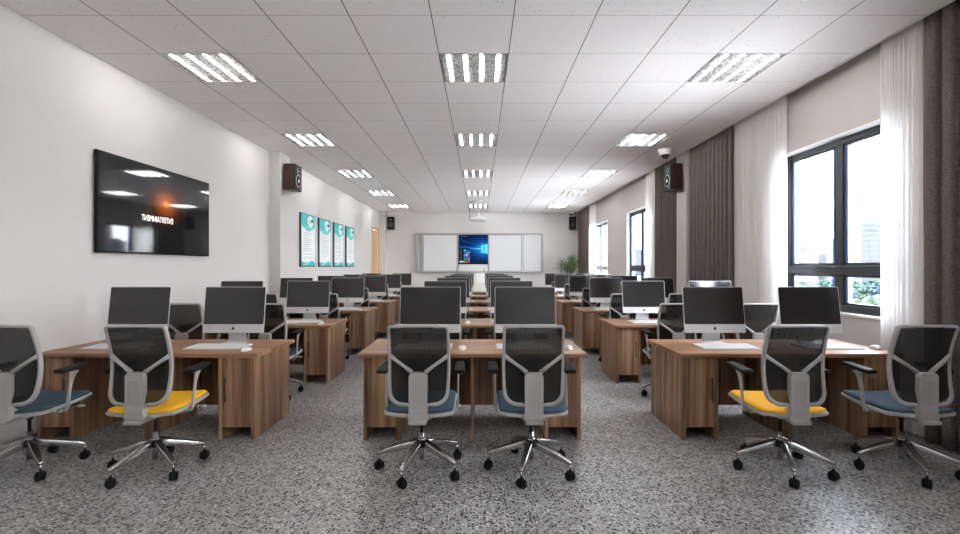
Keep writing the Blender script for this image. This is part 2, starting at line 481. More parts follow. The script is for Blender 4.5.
curtain('sheer_curtain', 10.28, 10.86, 3.86, .028, 9, SHEER, 'narrow white sheer curtain beside the middle narrow window', DR, seed=10, thick=0)
curtain('sheer_curtain', 15.60, 16.47, 3.86, .028, 14, SHEER, 'white sheer curtain beside the farthest window', DR, seed=11, thick=0)

# ------------------------------------------------------------------ desk
YD = 4.04; PITCH = 1.97; DEPTH = .80
HWP = .942
def make_desk(hw_top):
    d = empty('computer_desk')
    y0 = .018
    m = MB(); m.box(-hw_top, hw_top, 0, DEPTH+.02, .715, .75, W_H, .0025); m.build('tabletop', d)
    pt = .028
    for s in (-1, 1):
        xo = s*HWP; m = MB(); a, b = sorted((xo, xo-s*pt)); m.box(a, b, y0, DEPTH-.03, 0, .7148, W_V, .0015); m.build('side_panel', d)
        xi = s*(HWP-.310); m = MB(); a, b = sorted((xi, xi+s*pt)); m.box(a, b, y0, DEPTH-.05, 0, .7148, W_V, .0015); m.build('inner_panel', d)
        a, b = sorted((xo-s*pt, xi+s*pt))
        m = MB(); m.box(a+.002, b-.002, y0+.008, y0+.026, .108, .709, W_VD, .0015); dr = m.build('cabinet_door', d)
        hx = xi+s*(pt+.035)
        m = MB(); m.cyl((hx, y0-.020, .335), (hx, y0-.020, .545), .006, .006, HANDLE, 10)
        for z in (.36, .52): m.cyl((hx, y0-.020, z), (hx, y0+.009, z), .005, .005, HANDLE, 8)
        m.build('handle', dr)
        m = MB(); m.box(a, b, y0+.03, DEPTH-.06, .108, .126, W_H); m.build('cabinet_floor', d)
    m = MB(); m.box(-.014, .014, y0+.01, DEPTH-.05, 0, .7148, W_V, .0015); m.build('divider_panel', d)
    for s in (-1, 1):
        a, b = sorted((s*.0145, s*(HWP-.310)))
        m = MB(); m.box(a, b, DEPTH-.09, DEPTH-.072, .10, .7148, W_V, .001); m.build('modesty_panel', d)
    return d

# ------------------------------------------------------------------ all in one computer
def make_computer():
    """origin on the desk under the screen; screen faces -Y"""
    c = empty('desktop_computer')
    W, z0, z1 = .299, .106, .558
    tilt = Matrix.Translation((0, 0, z0)) @ Matrix.Rotation(-math.radians(7.5), 4, 'X') @ Matrix.Translation((0, 0, -z0))
    # body with a bulged back, rounded corners
    def outline(w, za, zb, r, n=4):
        pts = []
        for cx, cz, a0 in ((w-r, zb-r, 0), (-w+r, zb-r, PI/2), (-w+r, za+r, PI), (w-r, za+r, 1.5*PI)):
            for k in range(n):
                a = a0+PI/2*k/(n-1); pts.append((cx+r*math.cos(a), cz+r*math.sin(a)))
        return pts
    m = MB(); layers = [(0, 1.0), (.007, 1.0), (.016, .93), (.028, .6), (.034, .25)]
    rings = []
    base = outline(W, z0, z1, .014); zc = (z0+z1)/2
    for y, k in layers:
        rings.append([m.bm.verts.new(tilt @ Vector((p[0]*k, y, zc+(p[1]-zc)*k))) for p in base])
    i = m.mi(MACAL)
    for a, b in zip(rings, rings[1:]):
        for k in range(len(a)):
            f = m.bm.faces.new((a[k], a[(k+1)%len(a)], b[(k+1)%len(a)], b[k])); f.material_index = i
    f = m.bm.faces.new(rings[0]); f.material_index = i; f = m.bm.faces.new(rings[-1][::-1]); f.material_index = i
    body = m.build('display_housing', c)
    m = MB(); pts = outline(W-.0055, z0+.084, z1-.0055, .010)
    fr = [m.bm.verts.new(tilt @ Vector((p[0], -.0018, p[1]))) for p in pts]; bk = [m.bm.verts.new(tilt @ Vector((p[0], .001, p[1]))) for p in pts]
    i = m.mi(SCREEN); n = len(pts)
    for k in range(n):
        f = m.bm.faces.new((fr[k], fr[(k+1)%n], bk[(k+1)%n], bk[k])); f.material_index = i
    m.bm.faces.new(fr).material_index = i; m.bm.faces.new(bk[::-1]).material_index = i
    m.build('screen', c)
    # fruit shaped maker's mark on the chin
    lz = z0+.042; R = .0140
    poly = []
    for k in range(40):
        a = PI/2+2*PI*k/40
        r = R*(1 - .16*math.exp(-((k if k < 20 else 40-k)/2.6)**2) - .10*math.exp(-((k-20)/2.2)**2))
        x = r*math.cos(a); z = r*math.sin(a)*1.02
        dx, dz = x-R*1.22, z-R*.12
        dd = math.hypot(dx, dz)
        if dd < R*.55: x = R*1.22+dx/dd*R*.55; z = R*.12+dz/dd*R*.55
        poly.append((x, z))
    m = MB()
    def flat(poly, zo, y0=-.0016, y1=.001):
        A = [m.bm.verts.new(tilt @ Vector((p[0], y0, zo+p[1]))) for p in poly]; B = [m.bm.verts.new(tilt @ Vector((p[0], y1, zo+p[1]))) for p in poly]
        i = m.mi(BLACKP); n = len(poly)
        for k in range(n): m.bm.faces.new((A[k], A[(k+1)%n], B[(k+1)%n], B[k])).material_index = i
        m.bm.faces.new(A).material_index = i; m.bm.faces.new(B[::-1]).material_index = i
    flat(poly, lz); flat([(.0005,.0132),(.0045,.0150),(.0060,.0195),(.0015,.0175)], lz)
    m.build('logo', body)
    # stand: bent sheet with neck and foot
    m = MB(); prof = [(.034,.240),(.052,.20),(.088,.06),(.092,.02),(.088,.008),(.075,.004),(-.055,.004)]
    wid = [.080,.082,.088,.092,.094,.096,.108]; A = []
    for (y, z), w in zip(prof, wid): A.append((y, z, w))
    top = []
    for k, (y, z, w) in enumerate(A):
        a = A[max(0, k-1)]; b = A[min(len(A)-1, k+1)]; t = Vector((0, b[0]-a[0], b[1]-a[1])).normalized(); nn = Vector((0, -t.z, t.y))*.0035
        q = Vector((0, y, z)); top.append([m.bm.verts.new(v) for v in (q+nn+Vector((-w,0,0)), q+nn+Vector((w,0,0)), q-nn+Vector((w,0,0)), q-nn+Vector((-w,0,0)))])
    i = m.mi(MACAL)
    for a, b in zip(top, top[1:]):
        for k in range(4): m.bm.faces.new((a[k], a[(k+1)%4], b[(k+1)%4], b[k])).material_index = i
    m.bm.faces.new(top[0][::-1]).material_index = i; m.bm.faces.new(top[-1]).material_index = i
    m.build('stand', c)
    return c

def make_keyboard():
    k = empty('keyboard')
    KW, KD = .262, .125
    m = MB(); m.hexa([(-KW,-KD,0),(KW,-KD,0),(KW,KD,0),(-KW,KD,0),(-KW,-KD,.006),(KW,-KD,.006),(KW,KD,.016),(-KW,KD,.016)], KEYB, .002); m.build('keyboard_base', k)
    m = MB(); nx = 21; pw = (2*KW-.02)/nx
    for r in range(6):
        pd = (2*KD-.03)/6; yy = -KD+.012+r*pd
        for q in range(nx):
            if r == 0 and 3 < q < 9: continue
            x = -KW+.01+q*pw; z = .0065+.010*(yy+KD)/(2*KD)
            m.box(x+.0015, x+pw-.0015, yy+.0015, yy+pd-.0015, z-.001, z+.0035, KEYS)
        if r == 0:
            x = -KW+.01+4*pw; z = .0065
            m.box(x+.0015, x+5*pw-.0015, yy+.0015, yy+pd-.0015, z, z+.0035, KEYS)
    m.build('keys', k)
    return k

def make_mouse():
    c = empty('computer_mouse'); m = MB(); P = []; nu, nv = 10, 10
    for i in range(nu+1):
        u = -1+2*i/nu; row = []
        for j in range(nv+1):
            v = -1+2*j/nv
            x = .033*v*math.sqrt(max(0, 1-u*u*.5)); y = .058*u*math.sqrt(max(0, 1-v*v*.5))
            rr = min(1, math.hypot(u*math.sqrt(1-v*v/2), v*math.sqrt(1-u*u/2)))
            z = .006+.026*math.sqrt(max(0, 1-rr**2.6))*(1-.12*u)
            row.append((x, y, z))
        P.append(row)
    m.grid(P, MOUSE)
    # closed underside
    b = [P[0][j] for j in range(nv+1)]+[P[i][nv] for i in range(1, nu+1)]+[P[nu][j] for j in range(nv-1, -1, -1)]+[P[i][0] for i in range(nu-1, 0, -1)]
    lo = [m.bm.verts.new((p[0]*.95, p[1]*.95, .0)) for p in b]; hi = [m.bm.verts.new(p) for p in b]; n = len(b); i = m.mi(MOUSE)
    for k in range(n): m.bm.faces.new((lo[k], lo[(k+1)%n], hi[(k+1)%n], hi[k])).material_index = i
    m.bm.faces.new(lo[::-1]).material_index = i
    m.build('mouse_shell', c)
    m = MB(); m.cyl((-.004,.028,.0305), (.004,.028,.0305), .006, .006, STEEL, 12); m.build('scroll_wheel', c)
    return c

# ------------------------------------------------------------------ chair (faces +Y, origin on the floor under the column)
def back_y(z):
    if z > .80: return -.135-.075*((z-.80)/.30)**1.6
    return -.135-.050*((.80-z)/.27)**2
def make_chair(fab):
    c = empty('swivel_chair')
    # back frame
    ZT, ZB, WT, WM, WB = 1.084, .535, .206, .210, .200
    def hw(z):
        if z > .8: return WM+(WT-WM)*(z-.8)/(.3)
        return WM-.012*((.8-z)/.27)**2
    path = []
    rt, rb = .022, .090
    def add(x, z): path.append((x, back_y(z), z))
    # start top centre, go right, down, left, up
    for k in range(6): add(hw(ZT)*(k/6)*.84, ZT)
    for k in range(5):
        a = PI/2*(1-k/4); add(hw(ZT)-rt+rt*math.cos(a), ZT-rt+rt*math.sin(a))
    for k in range(1, 12):
        z = ZT-rt-(ZT-rt-ZB-rb)*k/12; add(hw(z), z)
    for k in range(7):
        a = -PI/2*k/6; w = hw(ZB+rb); add(w-rb+rb*math.cos(a), ZB+rb+rb*math.sin(a))
    for k in range(1, 4): add((hw(ZB+rb)-rb)*(1-k/4), ZB)
    half = path[:]
    path = half+[(0, back_y(ZB), ZB)]+[(-p[0], p[1], p[2]) for p in half[:0:-1]]
    sca = [(1+.35*max(0, min(1, (.72-p[2])/.15)), 1) for p in path]
    m = MB(); m.sweep(path, rsec(.021, .032, .35), PLAST, True, scale=sca)
    fr = m.build('back_frame', c)
    # mesh skin
    m = MB(); P = []; nz, nx = 24, 12
    for i in range(nz+1):
        z = ZB+.006+(ZT-ZB-.012)*i/nz; row = []
        w = hw(z)
        if z < ZB+rb:
            q = (ZB+rb-z)/rb; w = hw(ZB+rb)-rb+rb*math.sqrt(max(0, 1-q*q))
        if z > ZT-rt:
            q = (z-ZT+rt)/rt; w = hw(z)-rt+rt*math.sqrt(max(0, 1-q*q))
        for j in range(nx+1):
            u = -1+2*j/nx; row.append((u*(w-.002), back_y(z)-.004-.018*(1-u*u), z))
        P.append(row)
    m.grid(P, NET); m.build('mesh_back', c)
    # struts of the Y
    for s in (-1, 1):
        m = MB(); pth = [(s*.205, back_y(.875)-.002, .872), (s*.17, back_y(.845)-.022, .845), (s*.10, back_y(.80)-.035, .797), (s*.048, back_y(.77)-.040, .757)]
        m.sweep(pth, rsec(.020, .024, .3), PLAST, ref=(0,1,0), scale=[(1.6,1),(1.25,1),(1.15,1),(1.5,1)]); m.build('back_strut', c)
    # lumbar plate
    m = MB(); pl = []
    w = .064
    poly = [(-w,.50),(w,.50),(w,.735),(w-.008,.752),(w-.022,.760),(-w+.022,.760),(-w+.008,.752),(-w,.735)]
    m.prism(poly, 1, -.218, -.176, PLAST)
    for k in range(7):
        x = -.036+.012*k; m.box(x-.0022, x+.0022, -.2205, -.216, .535, .705, PLASTD)
    m.build('lumbar_plate', c)
    m = MB(); m.hexa([(-.075,-.216,.428),(.075,-.216,.428),(.060,.0,.425),(-.060,.0,.425),(-.062,-.220,.503),(.062,-.220,.503),(.062,-.172,.503),(-.062,-.172,.503)], PLAST, .006, 2)
    m.box(-.062, .062, -.245, .10, .405, .432, PLASTD, .006, 2)
    m.build('back_bracket', c)
    # seat shell and cushion
    def seatz(y):   # top profile, y in [-.22,.26]
        t = (y+.19)/.48
        return .462+.018*t*t+.020*max(0, (t-.55))*1.0
    def slab(h0, h1, wx, y0, y1, mt, nm, cor=.06, edge=.010):
        m = MB(); ny, nx = 16, 14; T = []; B = []
        for i in range(ny+1):
            v = -1+2*i/ny; yy = (y0+y1)/2+(y1-y0)/2*v; rt_, rb_ = [], []
            for j in range(nx+1):
                u = -1+2*j/nx
                cx = wx; dy = max(0, abs(yy-(y0+y1)/2)-((y1-y0)/2-cor))
                ww = wx-cor+math.sqrt(max(0, cor*cor-dy*dy))
                e = max(abs(u), abs(v)); drop = edge*max(0, (e-.82)/.18)**2
                rt_.append((u*ww, yy, seatz(yy)+h1-drop+.012*u*u)); rb_.append((u*ww*.99, yy, seatz(yy)+h0+.012*u*u))
            T.append(rt_); B.append(rb_)
        m.grid(T, mt); m.grid([r[::-1] for r in B], mt)
        def rim(R): return [R[0][j] for j in range(nx+1)]+[R[i][nx] for i in range(1, ny+1)]+[R[ny][j] for j in range(nx-1, -1, -1)]+[R[i][0] for i in range(ny-1, 0, -1)]
        a = rim(T); b = rim(B); n = len(a)
        A = [m.bm.verts.new(p) for p in a]; Bv = [m.bm.verts.new(p) for p in b]; i = m.mi(mt)
        for k in range(n): m.bm.faces.new((A[k], A[(k+1)%n], Bv[(k+1)%n], Bv[k])).material_index = i
        bmesh.ops.remove_doubles(m.bm, verts=m.bm.verts[:], dist=1e-5)
        return m.build(nm, c)
    slab(-.022, .004, .252, -.190, .300, PLAST, 'seat_shell')
    slab(.003, .026, .243, -.180, .292, fab, 'seat_cushion', edge=.014)
    # mechanism
    m = MB(); m.box(-.085, .085, -.12, .12, .405, .455, PLASTD, .01, 2)
    for s in (-1, 1):
        m.sweep([(s*.21, -.16, .448), (s*.225, 0, .440), (s*.225, .17, .455)], rsec(.012, .012, .4), CHROME, ref=(0,0,1))
    m.box(-.24, .24, -.015, .055, .420, .440, PLAST, .006, 2)
    m.build('tilt_mechanism', c)
    m = MB(); m.cyl((.10,.12,.43), (.27,.15,.425), .006, .006, CHROME, 8); m.cyl((.24,.145,.426), (.285,.152,.424), .011, .010, PLAST, 10); m.build('lever', c)
    # arms
    for s in (-1, 1):
        m = MB(); X = s*.268
        m.sweep([(s*.20, .02, .432), (s*.255, .02, .435), (s*.268, .022, .47), (X, .030, .56), (X, .045, .64), (X, .060, .695), (X, .070, .722)],
                rsec(.016, .036, .3), PLAST, ref=(0,1,0), scale=[(1,1.2),(1,1.1),(.95,.85),(.8,.72),(.8,.85),(.9,1.5),(1,2.6)])
        ar = m.build('armrest', c)
        a, b = sorted((s*.240, s*.322))
        m = MB(); m.hexa([(a,-.075,.722),(b,-.075,.722),(b-.008,.175,.738),(a+.008,.175,.738),(a,-.075,.752),(b,-.075,.752),(b-.008,.175,.766),(a+.008,.175,.766)], BLACKP, .009, 3)
        m.build('arm_pad', ar)
    # column
    m = MB(); m.cyl((0,0,.27), (0,0,.41), .0115, .0115, BLACKP, 14); m.cyl((0,0,.37), (0,0,.41), .02, .024, BLACKP, 14)
    m.cyl((0,0,.075), (0,0,.282), .0185, .0185, CHROME, 20); m.build('gas_lift', c)
    m = MB(); m.lathe([(.030,.165),(.036,.172),(.036,.222),(.028,.236),(.021,.240)], CHROME, 20); m.build('base_hub', c)
    for k in range(5):
        a = math.radians(-36+72*k); dx, dy = math.cos(a), math.sin(a)
        m = MB(); pth = [(dx*r, dy*r, z) for r, z in ((.022,.200),(.08,.186),(.16,.165),(.24,.143),(.312,.121),(.326,.114))]
        m.sweep(pth, [(q[1], q[0]) for q in rsec(.050, .046, .15)], CHROME, ref=(0,0,1), scale=[(1.1,1.1),(1.05,1.05),(.95,.9),(.82,.75),(.65,.55),(.5,.42)])
        m.cyl((dx*.316, dy*.316, .066), (dx*.316, dy*.316, .118), .009, .009, CHROME, 10)
        m.build('leg', c)
        # caster
        yaw = math.radians([25, 100, 160, 60, 130][k]); cx, cy = dx*.316, dy*.316
        ux, uy = math.cos(yaw), math.sin(yaw)
        m = MB()
        for s in (-1, 1):
            p0 = Vector((cx+ux*s*.007, cy+uy*s*.007, .031)); p1 = Vector((cx+ux*s*.025, cy+uy*s*.025, .031))
            m.cyl(p0, p1, .031, .029, RUBBER, 20); m.cyl(p1, p1+(p1-p0)*.12, .015, .012, BLACKP, 14)
        m.cyl((cx-ux*.007, cy-uy*.007, .036), (cx+ux*.007, cy+uy*.007, .036), .033, .033, BLACKP, 16)
        m.build('caster', c)
    return c

# ------------------------------------------------------------------ lay out the three banks
BANKS = [('by the left wall', -2.90, .975, (-3.355, -2.415), (-3.345, -2.41)),
         ('in the middle', -.068, .995, (-.49, .445), (-.433, .378)),
         ('by the windows', 2.70, .965, (2.30, 3.245), (2.23, 3.13))]
ROWN = ['nearest', 'second', 'third', 'fourth', 'fifth', 'farthest']
SIDES = ['left', 'right']
desk0 = {}
comp0 = make_computer(); kb0 = make_keyboard(); ms0 = make_mouse()
blue0 = make_chair(FABB)
used = set()
def inst(proto, loc, rz=0, swap=None):
    if proto.name in used: o = copy_tree(proto, None, swap)
    else: used.add(proto.name); o = proto
    o.location = loc; o.rotation_euler = (0, 0, rz)
    return o
# yellow cushion mesh shares the shape of the blue one
cush = [k for k in kids(blue0) if k.name.startswith('seat_cushion')][0]
ymesh = cush.data.copy(); ymesh.materials[0] = FABY
rj = random.Random(4)
for bi, (bank, bx, hwt, mx, cx) in enumerate(BANKS):
    if hwt not in desk0: desk0[hwt] = make_desk(hwt)
    for r in range(6):
        dy = r*PITCH
        o = inst(desk0[hwt], (bx, YD+dy, 0))
        if bi == 0 and r == 2: o.scale = (.91, 1, 1); o.location.x = -1.925-.975*.91   # shorter desk clear of the pillar
        tag(o, 'walnut two-seat computer desk %s, %s row' % (bank, ROWN[r]), 'desk', 'two-seat walnut computer desks')
        for s in range(2):
            where = 'at %s seat of %s desk %s' % (SIDES[s], ROWN[r], bank)
            X = mx[s]
            o = inst(comp0, (X, YD+.535+dy, .7505)); tag(o, 'silver all-in-one computer ' + where, 'computer', 'all-in-one computers on the desks')
            o = inst(kb0, (X-.03+(.03 if bi == 2 else 0), YD+.335+dy, .7505)); tag(o, 'flat white keyboard ' + where, 'keyboard', 'white keyboards on the desks')
            ox = (.325, .36)[s] if bi else (.325, .315)[s]
            if bi == 2 and s == 1: ox = .37
            o = inst(ms0, (X+ox, YD+(.16 if bi == 0 else .235)+dy, .7505), rj.uniform(-.15, .15)); o.scale = (1.2, 1.15, 1.15); tag(o, 'small white mouse ' + where, 'computer mouse', 'white mice on the desks')
            yel = r == 0 and (bi, s) in ((0, 1), (2, 0))
            o = inst(blue0, (cx[s], YD-.565+dy, 0), 0) if not yel else copy_tree(blue0, None, {'seat_cushion': ymesh})
            if yel: o.location = (cx[s], YD-.565+dy, 0)
            if yel: tag(o, 'mesh swivel chair with yellow seat %s' % ('at the nearest desk by the left wall' if bi == 0 else 'at the nearest desk by the windows'), 'chair', 'mesh swivel chairs at the desks')
            else: tag(o, 'mesh swivel chair with blue seat ' + where, 'chair', 'mesh swivel chairs at the desks')

# ------------------------------------------------------------------ ceiling lights
TUBE = emis('fluorescent_tube', (1.0, .985, .97), 30.0)
HOUS = mat('light_housing_grey', (.06,.06,.06), .6)
def louv_mat():
    m, nt, b = new_mat('louvre_aluminium'); tc = nt.nodes.new('ShaderNodeTexCoord')
    v = nt.nodes.new('ShaderNodeTexVoronoi'); v.inputs['Scale'].default_value = 55; nt.links.new(tc.outputs['Object'], v.inputs['Vector'])
    q = nt.nodes.new('ShaderNodeSeparateColor'); nt.links.new(v.outputs['Color'], q.inputs[0])
    r = nt.nodes.new('ShaderNodeValToRGB'); r.color_ramp.elements[0].position = .25; r.color_ramp.elements[0].color = (.22,.22,.22,1)
    r.color_ramp.elements[1].position = .5; r.color_ramp.elements[1].color = (.62,.62,.61,1)
    nt.links.new(q.outputs[0], r.inputs[0]); nt.links.new(r.outputs[0], b.inputs['Base Color'])
    b.inputs['Metallic'].default_value = .5; b.inputs['Roughness'].default_value = .35
    return m
LOUV = louv_mat()
def make_light():
    c = empty('ceiling_light'); W, D, H = CDX, CDY, .060
    m = MB(); t = .012
    m.box(0, W, 0, t, -.004, .012, STEEL); m.box(0, W, D-t, D, -.004, .012, STEEL); m.box(0, t, t, D-t, -.004, .012, STEEL); m.box(W-t, W, t, D-t, -.004, .012, STEEL)
    m.build('light_frame', c)
    m = MB(); m.box(.002, W-.002, .002, D-.002, H, H+.005, HOUS)
    for a in ((.002, .008, .002, D-.002), (W-.008, W-.002, .002, D-.002), (.008, W-.008, .002, .008), (.008, W-.008, D-.008, D-.002)):
        m.box(*a, .012, H, HOUS)
    m.build('housing', c)
    n = 4; pw = (W-2*t)/n
    for k in range(n):
        x = t+pw*(k+.5)
        m = MB(); m.cyl((x, .03, .001), (x, D-.03, .001), .008, .008, TUBE, 10); m.build('lamp_tube', c)
    m = MB()
    for k in range(n+1):
        x = t+pw*k
        w = .066
        a, b = max(t, x-w), min(W-t, x+w)
        m.hexa([(a+.006,t,.001),(b-.006,t,.001),(b-.006,D-t,.001),(a+.006,D-t,.001),(a,t,.012),(b,t,.012),(b,D-t,.012),(a,D-t,.012)], LOUV)
    for k in range(1, 12):
        y = D*k/12; m.box(t, W-t, y-.0012, y+.0012, .002, .012, LOUV)
    m.build('louvre', c)
    return c
lt0 = make_light()
LR = ['nearest', 'second', 'third', 'fourth', 'farthest']
for j, y in enumerate(FY):
    for i, f in enumerate(FX):
        o = inst(lt0, (f[0], y, ZC))
        line = ('the left', 'the middle', 'the window-side')[i]
        k = j-(len(FY)-5)
        tag(o, ('square louvred ceiling light, %s in %s line of lights' % (LR[k], line)) if k >= 0 else 'square louvred ceiling light above the camera, out of frame, %s line, place %s' % (line, 'ab'[min(1, -k-1)]), 'ceiling light', 'louvred ceiling lights')

# ------------------------------------------------------------------ speakers
def make_speaker(name_label, W, D, H, loc, rz, wood_m):
    """baffle faces -Y local, origin at bottom centre of the back"""
    c = empty('wall_speaker', loc, rz)
    m = MB(); m.box(-W/2, W/2, -D+.02, 0, 0, H, wood_m, .006, 2); m.build('cabinet', c)
    m = MB(); m.box(-W/2, W/2, -D, -D+.0195, 0, H, SPKB, .006, 2); bf = m.build('baffle', c)
    def cone(r, z, nm):
        m = MB(); n = 24
        m.cyl((0,-D-.004,z), (0,-D+.006,z), r*1.12, r*1.12, SILV, n)
        m.cyl((0,-D-.007,z), (0,-D+.006,z), r, r, RUBBER, n)
        m.cyl((0,-D-.012,z), (0,-D+.006,z), r*.30, r*.45, SILV, n)
        m.build(nm, bf)
    cone(W*.30, H*.38, 'woofer'); cone(W*.15, H*.76, 'tweeter')
    m = MB(); m.cyl((W*.3,-D-.006,H*.10), (W*.3,-D+.002,H*.10), .008, .008, SILV, 12); m.build('knob', bf)
    m = MB(); m.box(-.05, .05, 0, .012, H*.3, H*.6, STEEL, .002); m.box(-.02, .02, .010, .045, H*.4, H*.5, STEEL, .002); m.box(-.06, .06, .040, .052, H*.28, H*.62, STEEL, .002); m.build('wall_bracket', c)
    tag(c, name_label, 'speaker')
    return c
make_speaker('cherry-sided wall speaker on the left pillar near the posters', .34, .21, .485, (-3.648, 8.86, 2.94), PI/2, SPKW)
make_speaker('cherry-sided wall speaker on the pillar between the taupe curtains', .34, .21, .485, (3.748, 8.84, 2.94), -PI/2, SPKW)
make_speaker('black wall speaker in the far left corner by the door', .25, .2, .49, (-3.46, YB-.052, 2.96), 0, SPKB)
make_speaker('black wall speaker in the far right corner under the dome camera', .25, .2, .49, (3.60, YB-.052, 2.96), 0, SPKB)

# dome cameras
def dome(loc, label, k=1.0):
    c = empty('dome_camera', loc)
    m = MB(); m.lathe([(.090*k,-.100*k),(.105*k,-.090*k),(.120*k,-.012),(.120*k,0)], WHITE, 24); m.build('camera_housing', c)
    m = MB(); m.lathe([(.004,-.175*k),(.03*k,-.170*k),(.055*k,-.152*k),(.070*k,-.125*k),(.075*k,-.099*k)], TVG, 20); m.build('camera_dome', c)
    tag(c, label, 'camera')
dome((3.37, 8.52, ZC), 'white dome camera on the ceiling above the cherry speaker')
dome((3.49, 17.95, ZC), 'small white dome camera on the ceiling in the far right corner')

# ------------------------------------------------------------------ projector
p = empty('ceiling_projector', (-.05, 15.0, ZC))
m = MB(); m.lathe([(.10,-.03),(.11,-.02),(.11,0)], WHITE, 20); m.cyl((0,0,-.03), (0,0,-.46), .022, .022, WHITE, 14); m.lathe([(.05,-.50),(.055,-.46),(.03,-.42)], WHITE, 16)
m.box(-.09,.09,-.07,.07,-.535,-.50, WHITE, .004); m.build('ceiling_mount', p)
m = MB(); m.box(-.23, .23, -.17, .17, -.670, -.562, WHITE, .02, 3); m.box(-.15,.15,-.12,.12,-.565,-.536,WHITE,.01,2); bd = m.build('projector_body', p)
m = MB(); m.box(-.19,.19,-.174,-.168,-.655,-.640,PLASTD); m.box(-.19,.19,-.174,-.168,-.600,-.592,PLASTD); m.build('vent', bd)
m = MB(); m.cyl((.10,.16,-.615),(.10,.19,-.615),.05,.045,BLACKP,18); m.build('lens', bd)
m = MB(); m.sweep([(-.09,.02,-.01),(-.20,.02,-.03),(-.275,.02,-.06),(-.278,.02,-.30),(-.28,.02,-.58),(-.265,-.02,-.64),(-.22,-.05,-.63)], rsec(.016,.016,.5), BLACKP, ref=(0,1,0)); m.build('cable', p)
tag(p, 'white projector hanging from the ceiling before the far wall', 'projector')

# ------------------------------------------------------------------ whiteboard with central display
Y0 = YB
wb = empty('whiteboard', (0, Y0, 1.27))
BX0, BX1, BH = -2.50, 2.46, 1.55
m = MB(); t = .06
m.box(BX0, BX1, -.14, -.002, 0, t, SILV, .006); m.box(BX0, BX1, -.14, -.002, BH-t, BH, SILV, .006)
m.box(BX0, BX0+.085, -.14, -.002, t, BH-t, SILV, .006); m.box(BX1-.05, BX1, -.14, -.002, t, BH-t, SILV, .006); m.build('board_frame', wb)
m = MB(); m.box(BX0+.085, BX1-.05, -.045, -.010, t, BH-t, BOARD); m.build('back_panel', wb)
for a, b, y in ((-2.215, -.885, -.105), (.335, 1.63, -.105)):
    m = MB(); m.box(a, b, y, y+.03, t+.01, BH-t-.01, BOARD, .002); q = m.build('sliding_panel', wb)
    m = MB()
    for x in (a, b): m.box(x-.025, x+.025, y-.008, y+.034, t+.005, BH-t-.005, SILV, .004)
    m.box(a, b, y-.006, y+.002, t+.002, t+.022, SILV, .002); m.box(a, b, y-.006, y+.002, BH-t-.022, BH-t-.002, SILV, .002)
    m.build('panel_trim', q)
m = MB(); m.box(-2.36, -2.30, -.052, -.044, t+.02, BH-t-.02, SILV, .003); m.box(1.70,1.72,-.052,-.044,t+.02,BH-t-.02,SILV,.003); m.build('panel_seam', wb)
m = MB(); m.box(-.83, .32, -.075, -.046, t, .37, WHITE, .003); m.build('lower_ledge', wb)
tag(wb, 'long white sliding board with grey frame on the far wall', 'whiteboard')

SX0, SX1, SZ0, SZ1 = -.82, .31, 1.62, 2.745
def display_mat():
    m = bpy.data.materials.new('lit_display'); m.use_nodes = True; nt = m.node_tree; nt.nodes.clear()
    out = nt.nodes.new('ShaderNodeOutputMaterial'); em = nt.nodes.new('ShaderNodeEmission')
    tc = nt.nodes.new('ShaderNodeTexCoord'); sp = nt.nodes.new('ShaderNodeSeparateXYZ'); nt.links.new(tc.outputs['Object'], sp.inputs[0])
    def M(op, *a):
        n = nt.nodes.new('ShaderNodeMath'); n.operation = op
        for i, v in enumerate(a):
            if isinstance(v, (int, float)): n.inputs[i].default_value = v
            else: nt.links.new(v, n.inputs[i])
        return n.outputs[0]
    W, H = SX1-SX0, SZ1-SZ0
    u = M('DIVIDE', sp.outputs[0], W); v = M('DIVIDE', sp.outputs[2], H)
    dx = M('SUBTRACT', u, .86); dz = M('SUBTRACT', v, .52)
    # radial glow about the emblem and a fan of beams going left
    d2 = M('ADD', M('MULTIPLY', dx, dx), M('MULTIPLY', M('MULTIPLY', dz, dz), 1.3))
    glow = M('EXPONENT', M('MULTIPLY', d2, -9.0))
    ang = M('DIVIDE', dz, M('ADD', M('ABSOLUTE', dx), .06))
    beam = M('EXPONENT', M('MULTIPLY', M('MULTIPLY', M('SUBTRACT', ang, .02), M('SUBTRACT', ang, .02)), -160.0))
    fan = M('MULTIPLY', M('ADD', M('MULTIPLY', M('SINE', M('MULTIPLY', ang, 21.0)), .5), .5), M('EXPONENT', M('MULTIPLY', M('MULTIPLY', ang, ang), -3.2)))
    val = M('ADD', M('ADD', M('MULTIPLY', glow, .55), M('MULTIPLY', M('MULTIPLY', beam, M('SUBTRACT', 1.0, M('MULTIPLY', M('ABSOLUTE', dx), .7))), .42)), M('MULTIPLY', fan, .16))
    r = nt.nodes.new('ShaderNodeValToRGB'); e = r.color_ramp.elements
    e[0].position = 0; e[0].color = (.004,.010,.045,1); e[1].position = 1; e[1].color = (.35,.85,1,1)
    q = e.new(.28); q.color = (.008,.075,.30,1); q = e.new(.6); q.color = (.02,.30,.75,1)
    nt.links.new(val, r.inputs[0]); nt.links.new(r.outputs[0], em.inputs[0]); em.inputs[1].default_value = .42
    nt.links.new(em.outputs[0], out.inputs[0])
    return m
ds = empty('display_screen', (SX0, Y0-.055, SZ0))
W, H = SX1-SX0, SZ1-SZ0
m = MB(); m.box(-.018, W+.018, -.050, .006, -.018, H+.018, BLACKP, .004); m.build('bezel', ds)
m = MB(); m.box(0, W, -.053, -.049, 0, H, display_mat()); dp = m.build('display_panel', ds)
def flatpiece(nm, polys, par, y=-.0545, t=.0012):
    m = MB()
    for poly, mt in polys: m.prism([(p[0]*W, p[1]*H) for p in poly], 1, y, y+t, mt)
    return m.build(nm, par)
def rect(a, b, c, d): return [(a, c), (b, c), (b, d), (a, d)]
